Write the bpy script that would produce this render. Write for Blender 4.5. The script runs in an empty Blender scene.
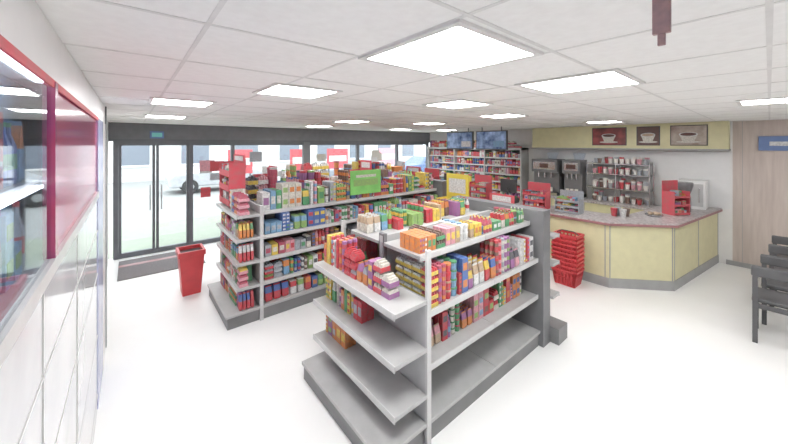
import bpy, math, random
from mathutils import Vector
R=random.Random(21)
sc=bpy.context.scene
sc.view_settings.view_transform='Standard'

# ---------------- materials ----------------
def mat(name,col,rough=0.5,metal=0.0,var=0.06,scale=8,bump=0.0,emit=0,spec=0.5,col2=None):
    m=bpy.data.materials.new(name); m.use_nodes=True
    nt=m.node_tree; b=nt.nodes['Principled BSDF']
    b.inputs['Roughness'].default_value=rough; b.inputs['Metallic'].default_value=metal
    b.inputs['Specular IOR Level'].default_value=spec
    tc=nt.nodes.new('ShaderNodeTexCoord'); n=nt.nodes.new('ShaderNodeTexNoise')
    n.inputs['Scale'].default_value=scale; n.inputs['Detail'].default_value=4
    nt.links.new(tc.outputs['Object'],n.inputs['Vector'])
    r=nt.nodes.new('ShaderNodeValToRGB')
    c2=col2 if col2 else tuple(max(0,c*(1-var*2)) for c in col)
    r.color_ramp.elements[0].position=0.3; r.color_ramp.elements[1].position=0.7
    r.color_ramp.elements[0].color=(*c2,1); r.color_ramp.elements[1].color=(*col,1)
    nt.links.new(n.outputs['Fac'],r.inputs['Fac']); nt.links.new(r.outputs['Color'],b.inputs['Base Color'])
    if bump:
        bp=nt.nodes.new('ShaderNodeBump'); bp.inputs['Strength'].default_value=bump; bp.inputs['Distance'].default_value=0.01
        nt.links.new(n.outputs['Fac'],bp.inputs['Height']); nt.links.new(bp.outputs['Normal'],b.inputs['Normal'])
    if emit:
        nt.links.new(r.outputs['Color'],b.inputs['Emission Color']); b.inputs['Emission Strength'].default_value=emit
    return m
def glass(name,tint=(0.95,0.98,0.98),edge=0.7):
    m=bpy.data.materials.new(name); m.use_nodes=True; nt=m.node_tree
    for n in list(nt.nodes):
        if n.type!='OUTPUT_MATERIAL': nt.nodes.remove(n)
    o=[n for n in nt.nodes if n.type=='OUTPUT_MATERIAL'][0]
    t=nt.nodes.new('ShaderNodeBsdfTransparent'); t.inputs[0].default_value=(*tint,1)
    gl=nt.nodes.new('ShaderNodeBsdfGlossy'); gl.inputs['Roughness'].default_value=0.03
    lw=nt.nodes.new('ShaderNodeLayerWeight'); lw.inputs[0].default_value=.5
    p=nt.nodes.new('ShaderNodeMath');p.operation='POWER';p.inputs[1].default_value=4
    q=nt.nodes.new('ShaderNodeMath');q.operation='MULTIPLY_ADD';q.inputs[1].default_value=edge;q.inputs[2].default_value=.04
    nt.links.new(lw.outputs['Facing'],p.inputs[0]);nt.links.new(p.outputs[0],q.inputs[0])
    mx=nt.nodes.new('ShaderNodeMixShader')
    nt.links.new(q.outputs[0],mx.inputs[0]); nt.links.new(t.outputs[0],mx.inputs[1]); nt.links.new(gl.outputs[0],mx.inputs[2])
    nt.links.new(mx.outputs[0],o.inputs[0]); return m
def wood(name,c1,c2):
    m=mat(name,c1,0.5,scale=7); nt=m.node_tree
    mp=nt.nodes.new('ShaderNodeMapping'); mp.inputs['Scale'].default_value=(1,3,0.25)
    tc=[n for n in nt.nodes if n.type=='TEX_COORD'][0]
    n=[n for n in nt.nodes if n.type=='TEX_NOISE'][0]
    nt.links.new(tc.outputs['Object'],mp.inputs[0]); nt.links.new(mp.outputs[0],n.inputs['Vector'])
    r=[n for n in nt.nodes if n.type=='VALTORGB'][0]
    r.color_ramp.elements[0].color=(*c2,1)
    return m

M={}
M['floor']=mat('floor_vinyl',(0.90,0.90,0.895),0.4,var=0.01,scale=3)
M['ceil']=mat('ceiling_tile',(0.90,0.895,0.885),0.9,scale=26,bump=0.2,col2=(.86,.85,.84))
M['grid']=mat('ceiling_tbar',(0.78,0.77,0.76),0.6)
M['wall']=mat('wall_paint',(0.84,0.83,0.82),0.7,var=0.02)
M['wood']=wood('wood_panel',(0.62,0.54,0.49),(0.52,0.44,0.40))
M['dark']=mat('dark_aluminium',(0.17,0.18,0.20),0.4,0.2)
M['fascia']=mat('header_grey',(0.22,0.225,0.24),0.6)
M['lamp']=mat('lamp_diffuser',(1,1,.99),0.5,var=0,emit=26)
M['strip']=mat('cabinet_fill_glow',(.9,.95,1),0.5,var=0,emit=6)  # glow for the strips added to brighten the cabinet inside
M['white']=mat('white_enamel',(0.82,0.82,0.82),0.35,var=0.02)
M['steel']=mat('shelf_steel',(0.46,0.46,0.46),0.4,0.0,var=0.06)
M['steel2']=mat('shelf_base_grey',(0.22,0.22,0.225),0.45,0.0,var=0.1,scale=4)
M['post']=mat('post_grey',(0.22,0.22,0.23),0.45,0.2)
M['lip']=mat('price_rail',(0.58,0.58,0.58),0.3)
M['backp']=mat('back_panel',(0.50,0.50,0.51),0.6)
M['yellow']=mat('cream_yellow',(0.72,0.68,0.43),0.5,var=0.04)
M['kick']=mat('kick_grey',(0.38,0.38,0.38),0.5)
M['worktop']=mat('speckled_worktop',(0.62,0.59,0.59),0.3,col2=(0.28,0.24,0.24),scale=24)
M['redtrim']=mat('red_trim',(0.36,0.17,0.18),0.4)
M['red']=mat('red_plastic',(0.66,0.07,0.08),0.35)
M['red2']=mat('red_card',(0.64,0.08,0.11),0.6,scale=14,col2=(.5,.13,.14))
M['redgloss']=mat('red_gloss_panel',(0.50,0.06,0.12),0.12,scale=3,col2=(.34,.09,.22))
M['silver']=mat('glossy_cabinet_panel',(0.66,0.66,0.68),0.1,0.0,scale=2.5,col2=(.52,.52,.54),spec=.8)
M['violet']=mat('blue_violet_post',(0.50,0.53,0.70),0.2,scale=5,col2=(.34,.36,.56))
M['black']=mat('black_plastic',(0.07,0.07,0.075),0.35)
M['chair']=mat('chair_charcoal',(0.11,0.11,0.115),0.5)
M['inox']=mat('stainless',(0.62,0.63,0.64),0.25,0.9,var=0.02)
M['blue']=mat('sign_blue',(0.16,0.24,0.46),0.5)
M['green']=mat('poster_green',(0.28,0.64,0.18),0.5,col2=(0.20,0.52,0.14),scale=6)
M['yel']=mat('display_yellow',(0.78,0.64,0.10),0.5)
M['mat']=mat('entrance_mat',(0.26,0.24,0.25),0.95,var=0.2,scale=60)
M['road']=mat('asphalt',(0.33,0.34,0.34),0.9,scale=20)
M['pave']=mat('paving',(0.30,0.34,0.28),0.9)
M['brick']=mat('render_facade',(0.62,0.62,0.62),0.9)
M['fwin']=mat('facade_window',(0.20,0.23,0.28),0.3)
M['glass']=glass('clear_glass',edge=.35)
M['acryl']=glass('acrylic_end_panel',(0.90,0.92,0.93),.35)
M['glass2']=glass('cabinet_glass',(0.92,0.95,0.99),.75)
M['tyre']=mat('tyre',(0.05,0.05,0.05),0.8)
M['screen']=mat('screen_picture',(0.35,0.48,0.70),0.4,col2=(0.04,0.08,0.2),scale=7,emit=0.2)
M['coffeedark']=mat('coffee_print_dark',(0.12,0.06,0.05),0.4)
M['coffee']=mat('coffee_print',(0.55,0.48,0.42),0.4,col2=(0.30,0.22,0.18),scale=6)
M['redprint']=mat('poster_red_print',(0.36,0.08,0.08),0.4,col2=(0.12,0.04,0.04),scale=7)
M['cup']=mat('paper_cup',(0.80,0.77,0.73),0.5)
pal=[(0.62,0.04,0.06),(0.52,0.07,0.13),(0.72,0.24,0.05),(0.80,0.58,0.08),(0.08,0.34,0.14),(0.30,0.50,0.14),(0.06,0.15,0.45),(0.20,0.40,0.62),
     (0.76,0.76,0.76),(0.70,0.67,0.6),(0.20,0.11,0.08),(0.36,0.13,0.34),(0.74,0.34,0.40),(0.09,0.09,0.11),(0.42,0.45,0.50),(0.52,0.37,0.24)]
PM=[mat('pack_%02d'%i,c,0.45,scale=40,col2=tuple(min(1,x*.5+.1) for x in c)) for i,c in enumerate(pal)]
MIX=[PM[i] for i in (0,0,0,1,12,8,8,9,14,13,10,3,3,2,2,4,4,5,6,7,11,15)]
PALE=[PM[i] for i in (0,0,1,12,8,8,9,14,7,5,3,10,4,6)]

# ---------------- mesh builder ----------------
class MB:
    def __init__(s): s.v=[];s.f=[];s.m=[];s.mats=[]
    def mi(s,m):
        if m not in s.mats: s.mats.append(m)
        return s.mats.index(m)
    def box(s,x0,x1,y0,y1,z0,z1,m,tx=1,ty=1):
        i=len(s.v);k=s.mi(m);cx=(x0+x1)/2;cy=(y0+y1)/2
        for z,a,b in((z0,1,1),(z1,tx,ty)):
            for x,y in((x0,y0),(x1,y0),(x1,y1),(x0,y1)): s.v.append((cx+(x-cx)*a,cy+(y-cy)*b,z))
        for q in((3,2,1,0),(4,5,6,7),(0,1,5,4),(1,2,6,5),(2,3,7,6),(3,0,4,7)):
            s.f.append([i+t for t in q]);s.m.append(k)
    def lathe(s,cx,cy,prof,m,n=10,axis='z'):
        i=len(s.v);k=s.mi(m)
        for r,z in prof:
            for a in range(n):
                an=2*math.pi*a/n; c,d=r*math.cos(an),r*math.sin(an)
                if axis=='z': s.v.append((cx+c,cy+d,z))
                elif axis=='y': s.v.append((cx+c,z,cy+d))
                else: s.v.append((z,cx+c,cy+d))
        for j in range(len(prof)-1):
            for a in range(n):
                b=(a+1)%n
                s.f.append([i+j*n+a,i+j*n+b,i+(j+1)*n+b,i+(j+1)*n+a]);s.m.append(k)
        s.f.append([i+a for a in range(n)][::-1]);s.m.append(k)
        L=i+(len(prof)-1)*n; s.f.append([L+a for a in range(n)]);s.m.append(k)
    def prism(s,pts,z0,z1,m):
        i=len(s.v);k=s.mi(m);n=len(pts)
        for z in(z0,z1):
            for p in pts: s.v.append((p[0],p[1],z))
        s.f.append([i+a for a in range(n)][::-1]);s.m.append(k)
        s.f.append([i+n+a for a in range(n)]);s.m.append(k)
        for a in range(n):
            b=(a+1)%n; s.f.append([i+a,i+b,i+n+b,i+n+a]);s.m.append(k)
    def prismx(s,pts,x0,x1,m):
        i=len(s.v);k=s.mi(m);n=len(pts)
        for x in(x0,x1):
            for p in pts: s.v.append((x,p[0],p[1]))
        s.f.append([i+a for a in range(n)]);s.m.append(k)
        s.f.append([i+n+a for a in range(n)][::-1]);s.m.append(k)
        for a in range(n):
            b=(a+1)%n; s.f.append([i+b,i+a,i+n+a,i+n+b]);s.m.append(k)
    def bar(s,p,q,r,m,n=6):
        p=Vector(p);q=Vector(q);d=(q-p).normalized()
        u=d.orthogonal().normalized();w=d.cross(u);i=len(s.v);k=s.mi(m)
        for c in(p,q):
            for a in range(n):
                an=2*math.pi*a/n; s.v.append(tuple(c+u*r*math.cos(an)+w*r*math.sin(an)))
        for a in range(n):
            b=(a+1)%n; s.f.append([i+a,i+b,i+n+b,i+n+a]);s.m.append(k)
        s.f.append([i+a for a in range(n)][::-1]);s.m.append(k);s.f.append([i+n+a for a in range(n)]);s.m.append(k)
    def obj(s,name,parent=None,bevel=0,smooth=False):
        me=bpy.data.meshes.new(name);me.from_pydata(s.v,[],s.f)
        for m in s.mats: me.materials.append(m)
        me.polygons.foreach_set('material_index',s.m)
        if smooth: me.polygons.foreach_set('use_smooth',[True]*len(s.f))
        me.update()
        o=bpy.data.objects.new(name,me);sc.collection.objects.link(o)
        if parent: o.parent=parent
        if bevel:
            b=o.modifiers.new('bevel','BEVEL');b.width=bevel;b.segments=2;b.limit_method='ANGLE'
        return o
def empty(name):
    e=bpy.data.objects.new(name,None);sc.collection.objects.link(e);e.empty_display_size=0.1;return e
def one(name,*a,parent=None,bevel=0):
    b=MB();b.box(*a);return b.obj(name,parent,bevel)

# ---------------- room ----------------
X0,X1,Y0,Y1,H=-0.3,8.2,-3.2,7.8,2.55
one('floor',X0-.2,X1+.2,Y0-.2,Y1+.1,-.1,0,M['floor'])
one('ceiling',X0-.2,X1+.2,Y0-.2,Y1+.1,H,H+.1,M['ceil'])
g=MB()
x=-0.4
while x<X1:
    if x>X0: g.box(x-.008,x+.008,Y0,Y1,H-.002,H,M['grid'])
    x+=.6
y=-3.0
while y<Y1:
    g.box(X0,X1,y-.008,y+.008,H-.0025,H,M['grid']); y+=.6
g.obj('trim_ceiling_grid')
one('wall_left',X0-.12,X0,Y0,Y1,0,H,M['wall'])
one('wall_back',X0-.12,X1+.12,Y0-.12,Y0,0,H,M['wall'])
b=MB()
b.box(X1,X1+.12,Y0,.42,0,H,M['wood']); b.box(X1,X1+.12,.42,Y1,0,H,M['wall'])
yy=-3.0
while yy<.42: b.box(X1-.002,X1,yy,yy+.006,0,H,M['kick']); yy+=1.1
b.obj('wall_right')
one('baseboard_right',X1-.015,X1,Y0,.5,0,.08,M['kick'])

# ceiling lights
lights=[(1.09,.92),(2.25,.80),(.97,2.30),(2.5,2.0),(.38,3.6),(4.0,2.4),(4.5,-.05),(2.98,4.7),(4.4,4.2),(.4,5.6),(6.5,1.9),(6.9,5.9),(3.2,6.4),(5.6,6.4),(2.2,-1.3),(4.6,-2.0),(6.9,-1.0)]  # the panel in front of the wall shelving is added to brighten its stock
for i,(x,y) in enumerate(lights):
    b=MB()
    o=.29 if i<2 else .25
    n=o-.03
    for a in((x-o,x+o,y-o,y-n),(x-o,x+o,y+n,y+o),(x-o,x-n,y-n,y+n),(x+n,x+o,y-n,y+n)):
        b.box(*a,H-.012,H-.001,M['grid'])
    b.box(x-n,x+n,y-n,y+n,H-.010,H-.004,M['lamp'])
    b.obj('recessed_ceiling_light')

# ---------------- window wall ----------------
b=MB()
b.box(X0,X1,Y1-.02,Y1+.12,2.2,H,M['fascia'])
b.box(X0,X1,Y1-.05,Y1-.02,2.2,2.24,M['dark'])
b.obj('wall_front')
mull=[-.2,.99,1.79,3.51,5.17,6.7,8.14]
for i in range(len(mull)-1):
    a,c=mull[i],mull[i+1]
    door=(i==0)
    b=MB()
    w=.035
    b.box(a-w,a+w,Y1,Y1+.1,0,2.2,M['dark'])
    if i==len(mull)-2: b.box(c-w,c+w,Y1,Y1+.1,0,2.2,M['dark'])
    b.box(a+w,c-w,Y1+.01,Y1+.08,2.12,2.2,M['dark'])
    b.box(a+w,c-w,Y1+.01,Y1+.08,0,.09,M['dark'])
    if door:
        m=(a+c)/2
        for q in(a+.06,m-.03,m+.03,c-.06): b.box(q-.022,q+.022,Y1+.02,Y1+.07,.09,2.12,M['dark'])
        b.bar((m-.09,Y1-.03,.85),(m-.09,Y1-.03,1.35),.012,M['inox']); b.bar((m+.09,Y1-.03,.85),(m+.09,Y1-.03,1.35),.012,M['inox'])
        for mm in(m-.09,m+.09):
            for zz in(.9,1.3): b.bar((mm,Y1-.03,zz),(mm,Y1+.05,zz),.008,M['inox'])
    b.box(a+w,c-w,Y1+.04,Y1+.05,.09,2.12,M['glass'])
    if not door and i<5:
        for k in range(5):
            px=R.uniform(a+.12,c-.45);pz=R.uniform(1.0,1.75);ww=R.uniform(.12,.3)
            b.box(px,px+ww,Y1+.037-.003*k,Y1+.039-.003*k,pz,pz+R.uniform(.12,.28),R.choice([PM[0],PM[8],PM[9],PM[12],PM[14],PM[7]]))
    b.obj('door_1' if door else 'window_%d'%i)
one('trim_1',3.42,3.6,Y1-.12,Y1-.051,0,2.2,M['fascia'])
b=MB(); b.box(.30,.52,Y1-.1,Y1-.051,2.26,2.4,M['blue']); b.box(.33,.49,Y1-.105,Y1-.1,2.29,2.37,mat('exit_teal',(0.15,0.45,0.42),0.4,emit=.3)); b.obj('exit_sign')
b=MB(); b.box(-.15,1.05,6.55,7.6,0.0005,.014,M['mat']); b.box(-.15,1.05,7.2,7.32,.0141,.016,M['redtrim']); b.obj('entrance_mat')

# ---------------- exterior ----------------
one('pavement',-14,24,Y1+.12,Y1+3,-.12,-.02,M['pave'])
one('road',-14,24,Y1+3,Y1+16,-.16,-.06,M['road'])
b=MB()
b.box(-14,24,Y1+16,Y1+22,-.1,5.2,M['brick'])
for k in range(12):
    for z in(.9,3.3):
        xx=-13+3.1*k; b.box(xx,xx+1.5,Y1+15.93,Y1+16,z,z+1.3,M['fwin']); b.box(xx-.05,xx+1.55,Y1+15.9,Y1+15.99,z-.1,z,M['white'])
b.obj('building_facade')
for (x,y,w,m) in((2.6,12.0,.8,M['red2']),(4.6,11.5,.7,M['red2']),(6.4,12.0,1.0,M['red2']),(9.3,12.2,1.1,PM[12])):
    b=MB();b.box(x,x+w,y,y+.05,1.1,1.95,m);b.box(x+.08,x+w-.08,y-.01,y,1.4,1.65,PM[8])
    for s in(x+.05,x+w-.1): b.box(s,s+.05,y,y+.05,-.055,1.1,M['dark'])
    b.obj('roadside_sign')
def car(x,y,m):
    e=empty('parked_car')
    prof=[(-2.1,.3),(-2.15,.7),(-1.95,.88),(-1.2,.95),(-.55,1.38),(.75,1.42),(1.5,.98),(2.05,.9),(2.12,.35)]
    b=MB();k=b.mi(m);n=len(prof)
    for s in(-1,1):
        for px,pz in prof:
            w=.85 if pz<1.1 else .66
            b.v.append((x+px,y+s*w,pz-.06))
    b.f.append(list(range(n)));b.m.append(k);b.f.append([n+i for i in range(n)][::-1]);b.m.append(k)
    for i in range(n):
        j=(i+1)%n;b.f.append([j,i,n+i,n+j]);b.m.append(k)
    b.obj('body',e,.06)
    b=MB()
    for s in(-1,1):
        for wx in(-1.35,1.3): b.lathe(x+wx,.26,[(.3,y+s*.66),(.32,y+s*.7),(.32,y+s*.85),(.3,y+s*.88)],M['tyre'],18,'y'); b.lathe(x+wx,.26,[(.17,y+s*.86),(.15,y+s*.9)],M['inox'],12,'y')
    for s in(-1,1): b.prism([(x-.85,y+s*.80),(x+1.1,y+s*.80),(x+1.1,y+s*.86),(x-.85,y+s*.86)],.93,1.0,M['black'])
    b.box(x-.5,x+.7,y-.76,y+.76,1.0,1.27,M['black'],1,.88)
    b.obj('wheels_and_windows',e)
car(3.4,Y1+9.5,mat('car_silver',(.55,.57,.6),.25,.3)); car(9.6,Y1+7.4,mat('car_grey',(.3,.32,.36),.25)); car(15.5,Y1+7.4,mat('car_blue',(.12,.18,.35),.25))

# ---------------- product stocking ----------------
def item(b,cx,cy,z,w,d,h,kind,c1,c2,fd):
    if kind in('box','candy'):
        b.box(cx-w/2,cx+w/2,cy-d/2,cy+d/2,z,z+h,c1)
        e=.0015
        if fd[0]:
            xx=cx+fd[0]*(w/2)
            b.box(min(xx,xx+fd[0]*e),max(xx,xx+fd[0]*e),cy-d*.36,cy+d*.36,z+h*.3,z+h*.72,c2)
        else:
            yy=cy+fd[1]*(d/2)
            b.box(cx-w*.36,cx+w*.36,min(yy,yy+fd[1]*e),max(yy,yy+fd[1]*e),z+h*.3,z+h*.72,c2)
    elif kind=='tray':
        b.box(cx-w/2,cx+w/2,cy-d/2,cy+d/2,z,z+h*.45,c1)
        n=4
        for t in range(n):
            f=(t+.5)/n-.5; hh=h*(.75+.25*((t*7)%3)/2)
            if fd[0]: b.box(cx-w*.44,cx+w*.44,cy+f*d-d/n*.38,cy+f*d+d/n*.38,z+h*.45,z+hh,c2,.9,.8)
            else: b.box(cx+f*w-w/n*.38,cx+f*w+w/n*.38,cy-d*.44,cy+d*.44,z+h*.45,z+hh,c2,.8,.9)
    elif kind=='tub':
        r=min(w,d)/2
        b.lathe(cx,cy,[(r*.8,z),(r*.97,z+h*.8)],c1,9)
        b.lathe(cx,cy,[(r,z+h*.8),(r,z+h)],c2,9)
    elif kind=='bottle':
        r=min(w,d)/2
        b.lathe(cx,cy,[(r*.9,z),(r,z+h*.06),(r,z+h*.25)],c1,8)
        b.lathe(cx,cy,[(r*1.02,z+h*.25),(r*1.02,z+h*.5)],c2,8)
        b.lathe(cx,cy,[(r,z+h*.5),(r,z+h*.62),(r*.4,z+h*.82),(r*.36,z+h*.93)],c1,8)
        b.lathe(cx,cy,[(r*.42,z+h*.93),(r*.42,z+h)],c2,8)
    elif kind=='can':
        r=min(w,d)/2
        b.lathe(cx,cy,[(r*.9,z),(r,z+h*.05),(r,z+h*.3)],c1,8)
        b.lathe(cx,cy,[(r*1.01,z+h*.3),(r*1.01,z+h*.7)],c2,8)
        b.lathe(cx,cy,[(r,z+h*.7),(r,z+h*.95),(r*.88,z+h)],c1,8)
    else:
        b.box(cx-w*.3,cx+w*.3,cy-d*.3,cy+d*.3,z,z+h*.08,c1,1.4,1.4)
        b.box(cx-w*.42,cx+w*.42,cy-d*.42,cy+d*.42,z+h*.08,z+h*.55,c1,1.0,.9)
        b.box(cx-w*.42,cx+w*.42,cy-d*.38,cy+d*.38,z+h*.55,z+h*.93,c2,.95,.2)
        b.box(cx-w*.42,cx+w*.42,cy-d*.06,cy+d*.06,z+h*.93,z+h,c1)
def stock(b,x0,x1,y0,y1,z,hmax,fd,dens=1.0,cols=None,big=.68,full=False):
    cols=cols or MIX
    along_x = fd[0]==0
    L0,L1=(x0,x1) if along_x else (y0,y1)
    D0,D1=(y0,y1) if along_x else (x0,x1)
    p=L0+.01
    while p<L1-.04:
        kind=R.choice(['box','box','candy','bottle','can','bag','bag','tray','tub','box'])
        w={'box':R.uniform(.08,.14),'candy':R.uniform(.05,.08),'bottle':R.uniform(.065,.09),'can':R.uniform(.065,.085),'bag':R.uniform(.12,.17),'tray':R.uniform(.14,.22),'tub':R.uniform(.09,.13)}[kind]*big
        h=min(hmax,{'box':R.uniform(.16,.30),'candy':R.uniform(.05,.10),'bottle':R.uniform(.28,.38),'can':R.uniform(.12,.16),'bag':R.uniform(.24,.34),'tray':R.uniform(.10,.16),'tub':R.uniform(.09,.15)}[kind]*big)
        dp=R.uniform(.05,.11)*big if kind in('box','bag','candy') else (.16*big if kind=='tray' else w)
        dp=min(dp,D1-D0-.02)
        c1,c2=R.choice(cols),R.choice(MIX)
        skip=R.random()>dens
        for r in range(R.choice([1,1,2,2,3])):
            if p+w>L1-.005: break
            if not skip:
                rows=max(1,min(4,int((D1-D0-.02)/(dp+.008))))
                lay=max(1,min(5,int(hmax/h))) if kind in('can','box','candy','tray','tub') else 1
                if lay>1 and R.random()<.2: lay=R.randint(1,lay)
                for k in range(rows):
                    off=.01+dp/2+k*(dp+.006)
                    dd=(D0+off) if (fd[1]<0 or fd[0]<0) else (D1-off)
                    for l in range(lay):
                        if R.random()<.12: c2=R.choice(MIX)
                        if along_x: item(b,p+w/2,dd,z+l*h+.0005,w*.95,dp,h,kind,c1,c2,fd)
                        else: item(b,dd,p+w/2,z+l*h+.0005,dp,w*.95,h,kind,c1,c2,fd)
            p+=w+.003
            if R.random()<.4: c1=R.choice(cols)
        p+=.003

# ---------------- gondola ----------------
def shelf(b,x0,x1,y0,y1,z,fd,t=.03,m='steel',lip=True):
    b.box(x0,x1,y0,y1,z-t,z,M[m])
    if lip:
        e=.008
        if fd==(0,-1): b.box(x0,x1,y0-e,y0,z-t-.012,z+.006,M['lip'])
        if fd==(0,1): b.box(x0,x1,y1,y1+e,z-t-.012,z+.006,M['lip'])
        if fd==(-1,0): b.box(x0-e,x0,y0,y1,z-t-.012,z+.006,M['lip'])
        if fd==(1,0): b.box(x1,x1+e,y0,y1,z-t-.012,z+.006,M['lip'])
def gondola(x0,x1,y0,y1,top,main,cap,capx,farcap=None,basez=.17,bays=1.0,solid=None):
    e=empty('shelving_gondola'); yc=(y0+y1)/2
    b=MB()
    sz=solid or top
    b.box(x0,x0+.03,y0+.021,y1-.021,.0,sz,M['backp'])
    if solid: b.box(x0+.010,x0+.016,y0+.021,y1-.021,sz,top-.06,M['acryl'])
    b.box(x0-.006,x0+.036,y0-.004,y0+.02,0,top+.01,M['lip'])
    b.box(x0-.006,x0+.036,y1-.02,y1+.004,0,top+.01,M['lip'])
    b.box(x0+.037,x1,yc-.02,yc+.02,.1,top-.02,M['backp'])
    n=max(1,round((x1-x0)/bays))
    for i in range(n+1):
        xx=x0+.06+(x1-x0-.08)*i/n
        b.box(xx-.018,xx+.018,yc-.035,yc+.035,0,top,M['post'])
    b.obj('frame',e,.002)
    b=MB()
    b.box(x0+.036,x1,y0+.02,y1-.02,0,basez-.03,M['steel2'])
    b.box(capx+.02,x0-.006,y0+.03,y1-.0,0,basez-.03,M['steel2'])
    for i in range(n):
        xa=x0+.036+(x1-x0-.036)*i/n; xb=x0+.036+(x1-x0-.036)*(i+1)/n
        b.box(xa+.003,xb-.003,y0,yc-.022,basez-.03,basez,M['steel'])
        b.box(xa+.003,xb-.003,yc+.022,y1,basez-.03,basez,M['steel'])
    b.box(capx,x0-.006,y0,y1,basez-.03,basez,M['steel'])
    b.obj('base',e,.004)
    b=MB()
    for z in main:
        ins=.03 if z<top-.1 else .12
        for i in range(n):
            xa=x0+.036+(x1-x0-.036)*i/n; xb=x0+.036+(x1-x0-.036)*(i+1)/n
            shelf(b,xa+.002,xb-.002,y0+ins,yc-.036,z,(0,-1))
            shelf(b,xa+.002,xb-.002,yc+.036,y1-ins,z,(0,1))
    for z in cap: shelf(b,capx+.12,x0-.006,y0,y1,z,(-1,0))
    b.obj('shelves',e,.003)
    if farcap:
        b=MB()
        b.box(x1,x1+.16,y0-.03,y1+.03,0,top+.06,M['post'])
        b.box(x1+.16,farcap,y0-.12,y1,0,.17,M['steel2'])
        for z in(.5,.85,1.15): shelf(b,x1+.16,farcap-.06,y0-.06,y1,z,(1,0))
        b.obj('far_end_shelves',e,.004)
    return e
# near gondola
e=gondola(1.62,3.34,1.56,2.74,1.38,[.54,.93,1.31],[.37,.70,1.04],1.20,farcap=3.72,bays=.85,solid=1.03)
b=MB()
stock(b,1.68,3.3,1.6,2.1,.93,.33,(0,-1),1,big=.58)
stock(b,1.68,3.3,2.2,2.68,.93,.33,(0,1),1,big=.58)
stock(b,1.68,3.3,1.70,2.1,.54,.34,(0,-1),1,big=.58)
stock(b,1.68,3.3,2.2,2.68,.54,.30,(0,1),.9)
stock(b,1.68,3.3,1.70,2.1,1.31,.14,(0,-1),1,big=.5)
stock(b,1.68,3.3,2.2,2.6,1.31,.20,(0,1),1,big=.6)
stock(b,1.40,1.6,1.72,2.72,1.04,.27,(-1,0),1,big=.6)
stock(b,1.42,1.6,2.1,2.72,.70,.26,(-1,0),1,big=.6)
stock(b,1.42,1.6,2.35,2.72,.37,.26,(-1,0),1,big=.6)
for z in(.17,.5,.85): stock(b,3.52,3.64,1.6,2.7,z,.26,(1,0),.8)
b.obj('packaged_groceries',e)
# left gondola
e=gondola(1.22,4.5,3.98,5.1,1.39,[.45,.74,1.02,1.30],[.45,.74,1.02,1.30],.84,farcap=4.86)
b=MB()
for z in(.17,.45,.74,1.02):
    h=.235
    stock(b,1.28,4.48,4.03,4.5,z,h,(0,-1),1,PALE if z>.2 else None,.62)
    stock(b,1.28,4.48,4.6,5.04,z,h,(0,1),.9)
    stock(b,.98,1.2,4.0,5.08,z,h,(-1,0),1,big=.62)
stock(b,1.28,4.48,4.13,4.5,1.30,.32,(0,-1),1,None,.8)
stock(b,1.28,2.4,4.6,4.95,1.30,.50,(0,1),1,None,1.0)
stock(b,2.4,4.48,4.6,4.95,1.30,.40,(0,1),1,None,.9)
stock(b,.98,1.2,4.0,4.5,1.30,.30,(-1,0),1,big=.7)
for z in(.17,.5,.85,1.15): stock(b,4.67,4.79,3.95,5.08,z,.25,(1,0),.8)
b.obj('packaged_groceries',e)
# gondola near glazing
e=gondola(2.4,6.2,6.1,7.0,1.3,[.45,.75,1.05,1.24],[.45,.75,1.05],2.05)
b=MB()
for z in(.17,.45,.75,1.05,1.24): stock(b,2.46,6.18,6.15 if z<1.2 else 6.24,6.5,z,.2 if z!=1.05 else .15,(0,-1),.95)
stock(b,2.5,6.1,6.6,6.9,1.24,.5,(0,1),1,big=1.1)
for z in(.17,.45,.75,1.05): stock(b,2.2,2.38,6.12,6.98,z,.24,(-1,0),.9)
b.obj('packaged_groceries',e)

# card display units
def carddisplay(name,x,y,w,d,z0,z1,m,tiers,header=.25,cols=None):
    e=empty(name);b=MB();fd=(-1,0)
    b.box(x+d/2-.015,x+d/2,y-w/2,y+w/2,z0,z1,m)
    for yy in(y-w/2,y+w/2-.012): b.box(x-d/2,x+d/2-.015,yy,yy+.012,z0,z1-header,m)
    st=(z1-header-z0)/tiers
    p=MB()
    for i in range(tiers):
        z=z0+.04+st*i
        b.box(x-d/2,x+d/2-.015,y-w/2+.012,y+w/2-.012,z-.02,z,m); b.box(x-d/2-.004,x-d/2,y-w/2,y+w/2,z-.03,z+.05,m)
        stock(p,x-d/2+.01,x+d/2-.02,y-w/2+.015,y+w/2-.015,z,st-.06,fd,1,cols,.65)
    if header: b.box(x+d/2-.019,x+d/2-.0151,y-w*.38,y+w*.38,z1-header*.8,z1-header*.2,PM[8])
    b.obj('card_body',e); p.obj('stock',e)
    return e
REDS=[PM[0],PM[1],PM[12],PM[8],PM[9],PM[14]]
carddisplay('red_promotional_display',1.09,4.80,.56,.2,1.325,2.0,M['red2'],3,.1,REDS)
carddisplay('yellow_promotional_display',4.3,3.55,.48,.3,0,1.62,M['yel'],4,.42,[PM[3],PM[2],PM[0]])
carddisplay('red_promotional_display',5.15,5.6,.5,.35,0,1.6,M['red2'],4,.15,REDS)
carddisplay('red_promotional_display',4.55,2.85,.45,.35,0,1.32,M['red2'],4,.15,REDS)
carddisplay('red_promotional_display',1.85,5.8,.42,.3,0,1.75,M['red2'],5,.15,REDS)
carddisplay('red_promotional_display',3.75,5.58,.4,.3,0,1.8,M['red2'],5,.2,REDS)

e=empty('green_promotional_sign')
b=MB()
b.box(2.56,3.14,4.078,4.090,1.37,1.74,M['green']);b.box(2.62,3.08,4.075,4.078,1.50,1.60,PM[5]);b.box(2.66,3.04,4.0745,4.078,1.63,1.67,PM[9])
for xx in(2.7,3.0): b.box(xx-.01,xx+.01,4.080,4.0905,1.30,1.38,M['inox'])
b.obj('sign_board',e)

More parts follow.
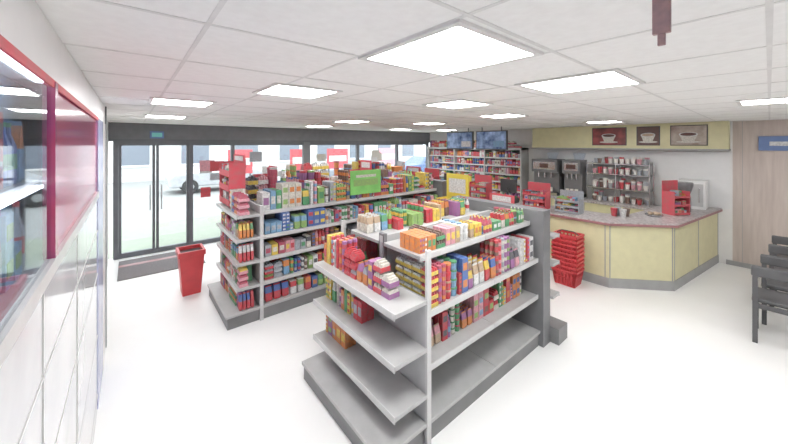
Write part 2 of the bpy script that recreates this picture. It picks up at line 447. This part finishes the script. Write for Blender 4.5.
# red bin
e=empty('red_waste_bin');b=MB();x,y=.68,5.42
b.box(x-.11,x+.11,y-.12,y+.12,0,.58,M['red'],1.38,1.38)
for a in((x-.165,x+.165,y-.18,y-.15),(x-.165,x+.165,y+.15,y+.18),(x-.165,x-.135,y-.15,y+.15),(x+.135,x+.165,y-.15,y+.15)): b.box(*a,.56,.63,M['red'])
b.box(x-.135,x+.135,y-.15,y+.15,.58,.582,M['black'])
b.obj('bin_body',e,.012)

def baskets(x,y,w,d,n,h0=.24,step=.065):
    e=empty('shopping_basket_stack');b=MB()
    for i in range(n):
        z=i*step
        if i==0: b.box(x-w*.4,x+w*.4,y-d*.4,y+d*.4,0,.012,M['red'])
        for s in(-1,1):
            for t in range(7):
                f=-1+2*t/6
                b.bar((x+f*w*.4,y+s*d*.4,z+.01),(x+f*w*.5,y+s*d*.5,z+h0),.012,M['red'],4)
                b.bar((x+s*w*.4,y+f*d*.4,z+.01),(x+s*w*.5,y+f*d*.5,z+h0),.012,M['red'],4)
            for q in(.0,.5):
                ww=w*(.4+.1*q);dd=d*(.4+.1*q);zz=z+.015+h0*q
                b.bar((x-ww,y+s*dd,zz),(x+ww,y+s*dd,zz),.012,M['red'],4); b.bar((x+s*ww,y-dd,zz),(x+s*ww,y+dd,zz),.012,M['red'],4)
        for s in(-1,1):
            b.box(x-w*.53,x+w*.53,y+s*d*.5-.014,y+s*d*.5+.014,z+h0-.02,z+h0+.012,M['red'])
            b.box(x+s*w*.52-.014,x+s*w*.52+.014,y-d*.5,y+d*.5,z+h0-.02,z+h0+.012,M['red'])
    b.box(x-w*.385,x+w*.385,y-d*.385,y+d*.385,.012,(n-1)*step+h0*.5,M['red'],1.12,1.12)
    zt=(n-1)*step+h0
    b.bar((x,y-d*.5,zt),(x,y-d*.25,zt+.05),.008,M['black']);b.bar((x,y-d*.25,zt+.05),(x,y+d*.25,zt+.05),.008,M['black']);b.bar((x,y+d*.25,zt+.05),(x,y+d*.5,zt),.008,M['black'])
    b.obj('baskets',e)
baskets(5.18,2.0,.28,.34,9)

# ---------------- service counter ----------------
e=empty('service_counter')
A,B,C,D=(8.195,.60),(6.1,.90),(5.5,1.55),(5.5,6.0)
A2,B2,C2,D2=(8.195,1.18),(6.36,1.46),(6.08,1.76),(6.08,6.0)
b=MB();b.prism([D,C,B,A,A2,B2,C2,D2],.12,.93,M['yellow']);b.obj('body',e,.004)
b=MB();b.prism([(5.49,5.98),(5.49,1.545),(6.096,.89),(8.195,.59),A2,B2,C2,D2],0,.14,M['kick'])
def seam(p,q,f,w=.012,z0=.12,z1=.93,m='kick'):
    P=Vector(p);Q=Vector(q);d=(Q-P).normalized();c=P+(Q-P)*f;n=Vector((d.y,-d.x))
    a=c-d*w/2;bb=c+d*w/2
    b.prism([tuple(a-n*.006),tuple(a+n*.006),tuple(bb+n*.006),tuple(bb-n*.006)],z0,z1,M[m])
for f in(0.01,.5,.99): seam(B,A,f)
for f in(.02,.98): seam(C,B,f)
for f in(.2,.4,.6,.8,.99): seam(D,C,f)
b.obj('kick_and_seams',e)
b=MB();b.prism([(5.45,6.03),(5.45,1.53),(6.07,.85),(8.195,.55),(8.195,1.22),(6.38,1.5),(6.12,1.78),(6.12,6.03)],.94,.985,M['worktop'])
b.prism([(5.442,6.04),(5.442,1.525),(6.066,.842),(8.195,.542),(8.195,.60),(6.09,.9),(5.49,1.55),(5.49,6.04)],.935,.970,M['redtrim'])
b.obj('worktop',e,.003)

# back counter
e=empty('back_counter')
b=MB();b.box(7.62,8.175,1.3,4.0,.1,.88,M['yellow']);b.box(7.68,8.175,1.32,3.98,0,.1,M['kick']);b.box(7.58,8.175,1.28,4.02,.88,.92,M['worktop'])
for yy in(1.95,2.6,3.3): b.box(7.612,7.62,yy-.004,yy+.004,.12,.86,M['kick'])
b.obj('cabinets',e,.003)
one('trim_2',8.18,8.199,.45,4.0,.99,2.0,M['white'])
e=empty('menu_bulkhead')
b=MB();b.box(7.9,8.195,.45,3.9,2.06,2.548,M['yellow']);b.box(7.88,8.195,.44,3.92,2.03,2.06,M['kick']);b.obj('fascia',e,.003)
def poster(y0,y1,kind,n):
    b=MB();b.box(7.885,7.9,y0-.015,y1+.015,2.12,2.5,M['black']);b.box(7.88,7.885,y0,y1,2.135,2.485,M[kind])
    yc=(y0+y1)/2;r=min(.13,(y1-y0)*.34);z=2.2
    el=lambda a,c,zz:[(yc+a*math.cos(t*math.pi/10),zz+c*math.sin(t*math.pi/10)) for t in range(20)]
    b.prismx([(yc-r*.6,z),(yc+r*.6,z),(yc+r,z+.13),(yc-r,z+.13)],7.874,7.88,PM[9])
    b.prismx(el(r,.04,z+.13),7.872,7.8739,PM[8]); b.prismx(el(r*.85,.03,z+.13),7.870,7.8719,M['coffeedark'] if kind!='coffeedark' else PM[15])
    b.prismx(el(r*1.3,.02,z-.01),7.876,7.879,PM[9])
    b.obj('coffee_picture_%d'%n,e)
poster(1.92,2.52,'redprint',1);poster(1.38,1.72,'coffeedark',2);poster(.72,1.2,'coffee',3)

def machine(x0,x1,y0,y1,z,h=.86,col='post'):
    e=empty('coffee_machine');b=MB();k=h/.86
    b.box(x0+.12,x1,y0,y1,z+.0,z+h,M[col]);b.box(x0,x1,y0,y1,z,z+.08*k,M['inox'])
    b.box(x0,x0+.12,y0,y1,z+.55*k,z+h,M[col]);b.box(x0+.02,x0+.12,y0+.02,y1-.02,z+.08*k,z+.1*k,M['black'])
    b.box(x0-.006,x0,y0+.04,y1-.04,z+.62*k,z+.80*k,M['inox'])
    b.box(x0-.010,x0-.006,(y0+y1)/2-.10,(y0+y1)/2+.10,z+.66*k,z+.76*k,M['coffeedark'])
    for q in(.25,.5,.75):
        yy=y0+(y1-y0)*q
        b.bar((x0+.06,yy,z+.55*k),(x0+.06,yy,z+.42*k),.018,M['inox'],8); b.lathe(x0+.06,yy,[(.028,z+.1*k),(.04,z+.1*k+.1)],M['cup'],12)
    if h>.7: b.lathe((x0+x1)/2,(y0+y1)/2-.1,[(.09,z+h),(.13,z+h+.14),(.13,z+h+.16)],M['glass2'],14)
    b.obj('machine_body',e,.004)
machine(7.66,8.14,3.2,3.8,.921)
machine(7.70,8.14,2.72,3.1,.921)
e=empty('cup_shelf_rack');b=MB()
for z in(1.2,1.5,1.72):
    b.box(7.78,8.17,1.5,2.62,z,z+.018,M['inox'])
for yy in(1.5,2.06,2.6):
    for xx in(7.79,8.15): b.bar((xx,yy+.01,.92),(xx,yy+.01,1.76),.01,M['inox'])
b.obj('rack',e)
b=MB()
for z in(.922,1.219,1.519,1.739):
    for xx in (7.86,7.97):
        yy=1.58
        while yy<2.55:
            if R.random()<.85:
                n=R.randint(1,4 if z<1.5 else 2)
                for k in range(n): b.lathe(xx,yy,[(.03,z+k*.035),(.043,z+.1+k*.035)],R.choice([M['cup'],M['cup'],M['cup'],PM[10],PM[14],PM[0],PM[12]]),10)
            yy+=.1
b.obj('cups',e)
b=MB();z=.986
b.box(7.75,8.15,.72,1.1,z,z+.5,M['white']);b.box(7.74,7.75,.75,1.07,z+.05,z+.45,M['lip']);b.bar((7.73,.8,z+.12),(7.73,.8,z+.38),.01,M['inox']);b.obj('milk_fridge',bevel=.006)
def pos(x,y,ang,name='till_terminal'):
    e=empty(name);b=MB();z=.986
    b.box(-.14,.14,-.16,.16,0,.09,M['black']);b.bar((0,.02,.08),(0,.04,.28),.02,M['black'],8)
    b.box(-.17,.17,-.01,.02,.2,.46,M['black']);b.box(-.15,.15,-.014,-.01,.22,.44,PM[14])
    b.box(.17,.26,-.05,.03,0,.02,M['black']); b.box(.18,.25,-.05,.0,.02,.14,M['post'])
    b.obj('terminal',e,.004); e.location=(x,y,z);e.rotation_euler=(0,0,ang)
pos(5.80,3.35,math.pi/2); pos(5.80,4.85,math.pi/2)
def ctr(name,x,y,ang,w,h,d,m,cols=None):
    e=empty(name);b=MB()
    b.box(-w/2,w/2,d/2-.012,d/2,0,h,m)
    for s in(-w/2,w/2-.01): b.box(s,s+.01,-d/2,d/2-.012,0,h*.7,m)
    n=3
    for i in range(n):
        z=.005+h*.25*i; b.box(-w/2+.01,w/2-.01,-d/2,d/2-.012,z,z+.01,m); b.box(-w/2,w/2,-d/2-.004,-d/2,z,z+.035,m)
    p=MB()
    for i in range(n): stock(p,-w/2+.015,w/2-.015,-d/2+.005,d/2-.015,.016+h*.25*i,h*.2,(0,-1),1,cols,.5)
    b.obj('stand',e);p.obj('stock',e);e.location=(x,y,.986);e.rotation_euler=(0,0,ang)
ctr('red_counter_display',6.95,1.0,-.5,.32,.55,.2,M['red2'])
ctr('counter_display',5.75,2.2,-math.pi/2,.38,.36,.22,PM[14])
ctr('red_counter_display',5.72,2.75,-math.pi/2,.42,.45,.2,M['red2'],REDS)
ctr('red_counter_display',5.72,3.95,-math.pi/2,.42,.5,.2,M['red2'],REDS)
ctr('counter_display',5.72,4.4,-math.pi/2,.3,.45,.2,M['yel'])
ctr('red_counter_display',5.72,5.45,-math.pi/2,.5,.55,.2,M['red2'],REDS)
b=MB();z=.986
b.lathe(7.35,.95,[(.09,z),(.09,z+.25),(.07,z+.27),(.12,z+.45),(.12,z+.5)],M['post'],16);b.obj('coffee_grinder',bevel=.003)
b=MB()
b.lathe(6.5,1.2,[(.10,z),(.12,z+.02),(.12,z+.03)],M['inox'],20)
for k in range(5):
    an=k*1.256; b.lathe(6.5+.06*math.cos(an),1.2+.06*math.sin(an),[(.02,z+.03),(.035,z+.045),(.02,z+.06)],PM[15],10)
b.obj('pastry_plate')
b=MB()
for k in range(4): b.lathe(6.02+.11*(k%2),1.5+.12*(k//2)-.02*(k%2),[(.035,z),(.05,z+.12),(.052,z+.125)],PM[[8,10,0,14][k]],14)
b.obj('condiment_pots')

# wall shelving far right
e=empty('wall_shelving');b=MB();p=MB()
b.box(8.15,8.195,4.15,7.5,0,2.05,M['backp']);b.box(7.8,8.15,4.15,7.5,0,.15,M['steel2'])
for yy in(4.15,5.25,6.35,7.47): b.box(7.8,8.15,yy,yy+.03,.15,2.05,M['lip'])
b.box(7.78,8.15,4.15,7.5,1.99,2.05,M['lip'])
BR=[PM[i] for i in(0,0,0,1,12,8,8,9,3,2,6,14,4,11)]
for k,z in enumerate((.15,.42,.66,.90,1.12,1.34,1.56,1.78)):
    for ya in(4.19,5.29,6.39):
        if k: shelf(b,7.82,8.15,ya,ya+1.05,z,(-1,0),.02,'lip')
        stock(p,7.83,8.1,ya,ya+1.05,z,.195,(-1,0),1,BR,.62)
stock(p,7.82,8.1,4.2,7.45,2.05,.22,(-1,0),1,BR,.8)
b.obj('unit',e);p.obj('stock',e)

for (y0,y1) in((4.72,5.55),(3.80,4.62)):
    e=empty('hanging_display_screen');b=MB()
    b.box(6.5,6.55,y0,y1,2.02,2.46,M['black'])
    b.box(6.494,6.5,y0+.02,y1-.02,2.04,2.44,M['screen']);b.box(6.492,6.494,y0+.06,y0+.34,2.08,2.22,PM[8] if y0>4.5 else PM[7])
    for yy in(y0+.15,y1-.15): b.bar((6.53,yy,2.46),(6.53,yy,2.549),.012,M['dark'])
    b.obj('screen',e,.003)
b=MB();b.box(8.17,8.197,-.6,.12,2.04,2.28,M['blue']);b.box(8.165,8.17,-.5,.0,2.12,2.19,PM[8]);b.obj('blue_wall_sign',bevel=.003)
b=MB();x,y=1.035,.176
HB=mat('bracket_red_brown',(.42,.26,.26),.5,scale=40,col2=(.3,.2,.22))
b.box(x-.035,x+.035,y-.035,y+.035,2.54,2.549,HB);b.box(x-.008,x+.008,y-.018,y+.018,2.43,2.54,HB);b.box(x-.005,x+.005,y-.008,y+.008,2.40,2.43,HB)
b.obj('ceiling_hanging_bracket',bevel=.002)

# ---------------- chairs ----------------
def chair(x,y):
    e=empty('dining_chair');b=MB();w=.44;d=.46
    for yy in(y-w,y-.04):
        b.box(x,x+.04,yy,yy+.04,0,.80,M['chair'])
        b.box(x+d-.04,x+d,yy,yy+.04,0,.44,M['chair'])
        b.box(x+.04,x+d-.04,yy+.006,yy+.03,.38,.43,M['chair'])
    b.box(x+.006,x+.03,y-w+.04,y-.04,.38,.43,M['chair']);b.box(x+d-.03,x+d-.006,y-w+.04,y-.04,.38,.43,M['chair'])
    b.obj('legs',e,.004)
    b=MB();b.box(x+.041,x+d+.01,y-w-.005,y+.005,.431,.475,M['chair']);b.obj('seat',e,.012)
    b=MB();b.box(x-.012,x+.05,y-w-.01,y+.01,.72,.83,M['chair']);b.obj('backrest',e,.015)
for x,y in((5.18,.12),(5.78,.06),(6.45,.0),(7.1,-.03)): chair(x,y)

# ---------------- left glazed cabinet ----------------
e=empty('glass_fronted_cabinet')
xf=-.2
b=MB()
b.box(X0+.001,xf,-1.2,4.5,0,1.72,M['silver'])
for z in(.12,.6,1.1,1.45): b.box(xf,xf+.003,-1.2,4.2,z-.004,z+.004,M['lip'])
for yy in(-.4,.3,.75,1.4,2.2): b.box(xf,xf+.003,yy-.003,yy+.003,0,1.72,M['lip'])
b.box(X0+.001,xf+.01,-1.2,3.5,1.72,1.765,M['lip'])
b.box(X0+.001,xf,-1.2,4.5,2.36,2.545,M['white'])
b.box(xf,xf+.006,-1.2,3.5,2.34,2.365,M['red2'])
b.box(X0+.001,xf+.005,3.5,4.1,0.0,2.36,M['violet'])
b.box(X0+.001,xf+.005,4.1,4.5,0.0,2.36,M['white'])
b.box(xf-.02,xf+.012,4.501,4.55,0,2.545,M['fascia'])
b.box(X0+.001,X0+.005,-1.2,3.5,1.765,2.36,PM[7])
b.obj('carcass',e)
b=MB();b.box(xf-.03,xf-.012,-1.2,1.5,2.345,2.359,M['strip']);b.box(xf-.03,xf-.012,-1.2,1.5,2.010,2.019,M['strip']);b.obj('added_fill_strips',e)  # added glowing strips, lift the dark cabinet interior
b=MB()
for yy in(.42,1.55): b.box(xf-.02,xf+.008,yy,yy+.05,1.765,2.36,M['redgloss'])
b.box(xf-.03,xf-.004,1.6,3.5,1.765,2.36,M['redgloss'])
b.box(xf-.09,xf-.03,-1.2,1.55,2.02,2.035,M['lip'])
b.obj('red_frame',e)
b=MB();b.box(xf-.006,xf-.002,-1.2,1.55,1.765,2.36,M['glass2']);b.obj('glass_pane',e)
b=MB()
for z in(1.766,2.036): stock(b,xf-.09,xf-.035,-1.1,1.5,z,.22,(1,0),.95,[PM[6],PM[7],PM[8],PM[0],PM[14],PM[7]],.6)
b.obj('stock',e)

# ---------------- world + camera ----------------
w=bpy.data.worlds.new('world');sc.world=w;w.use_nodes=True
bg=w.node_tree.nodes['Background'];bg.inputs[0].default_value=(.96,.98,1,1);bg.inputs[1].default_value=4.2
cd=bpy.data.cameras.new('camera');co=bpy.data.objects.new('camera',cd);sc.collection.objects.link(co)
co.location=(0,0,2.15);co.rotation_euler=(math.pi/2,0,math.radians(-40))
cd.sensor_width=36;cd.lens=36*315/788;cd.shift_y=-78/788;cd.clip_start=.03;cd.clip_end=200
sc.camera=co
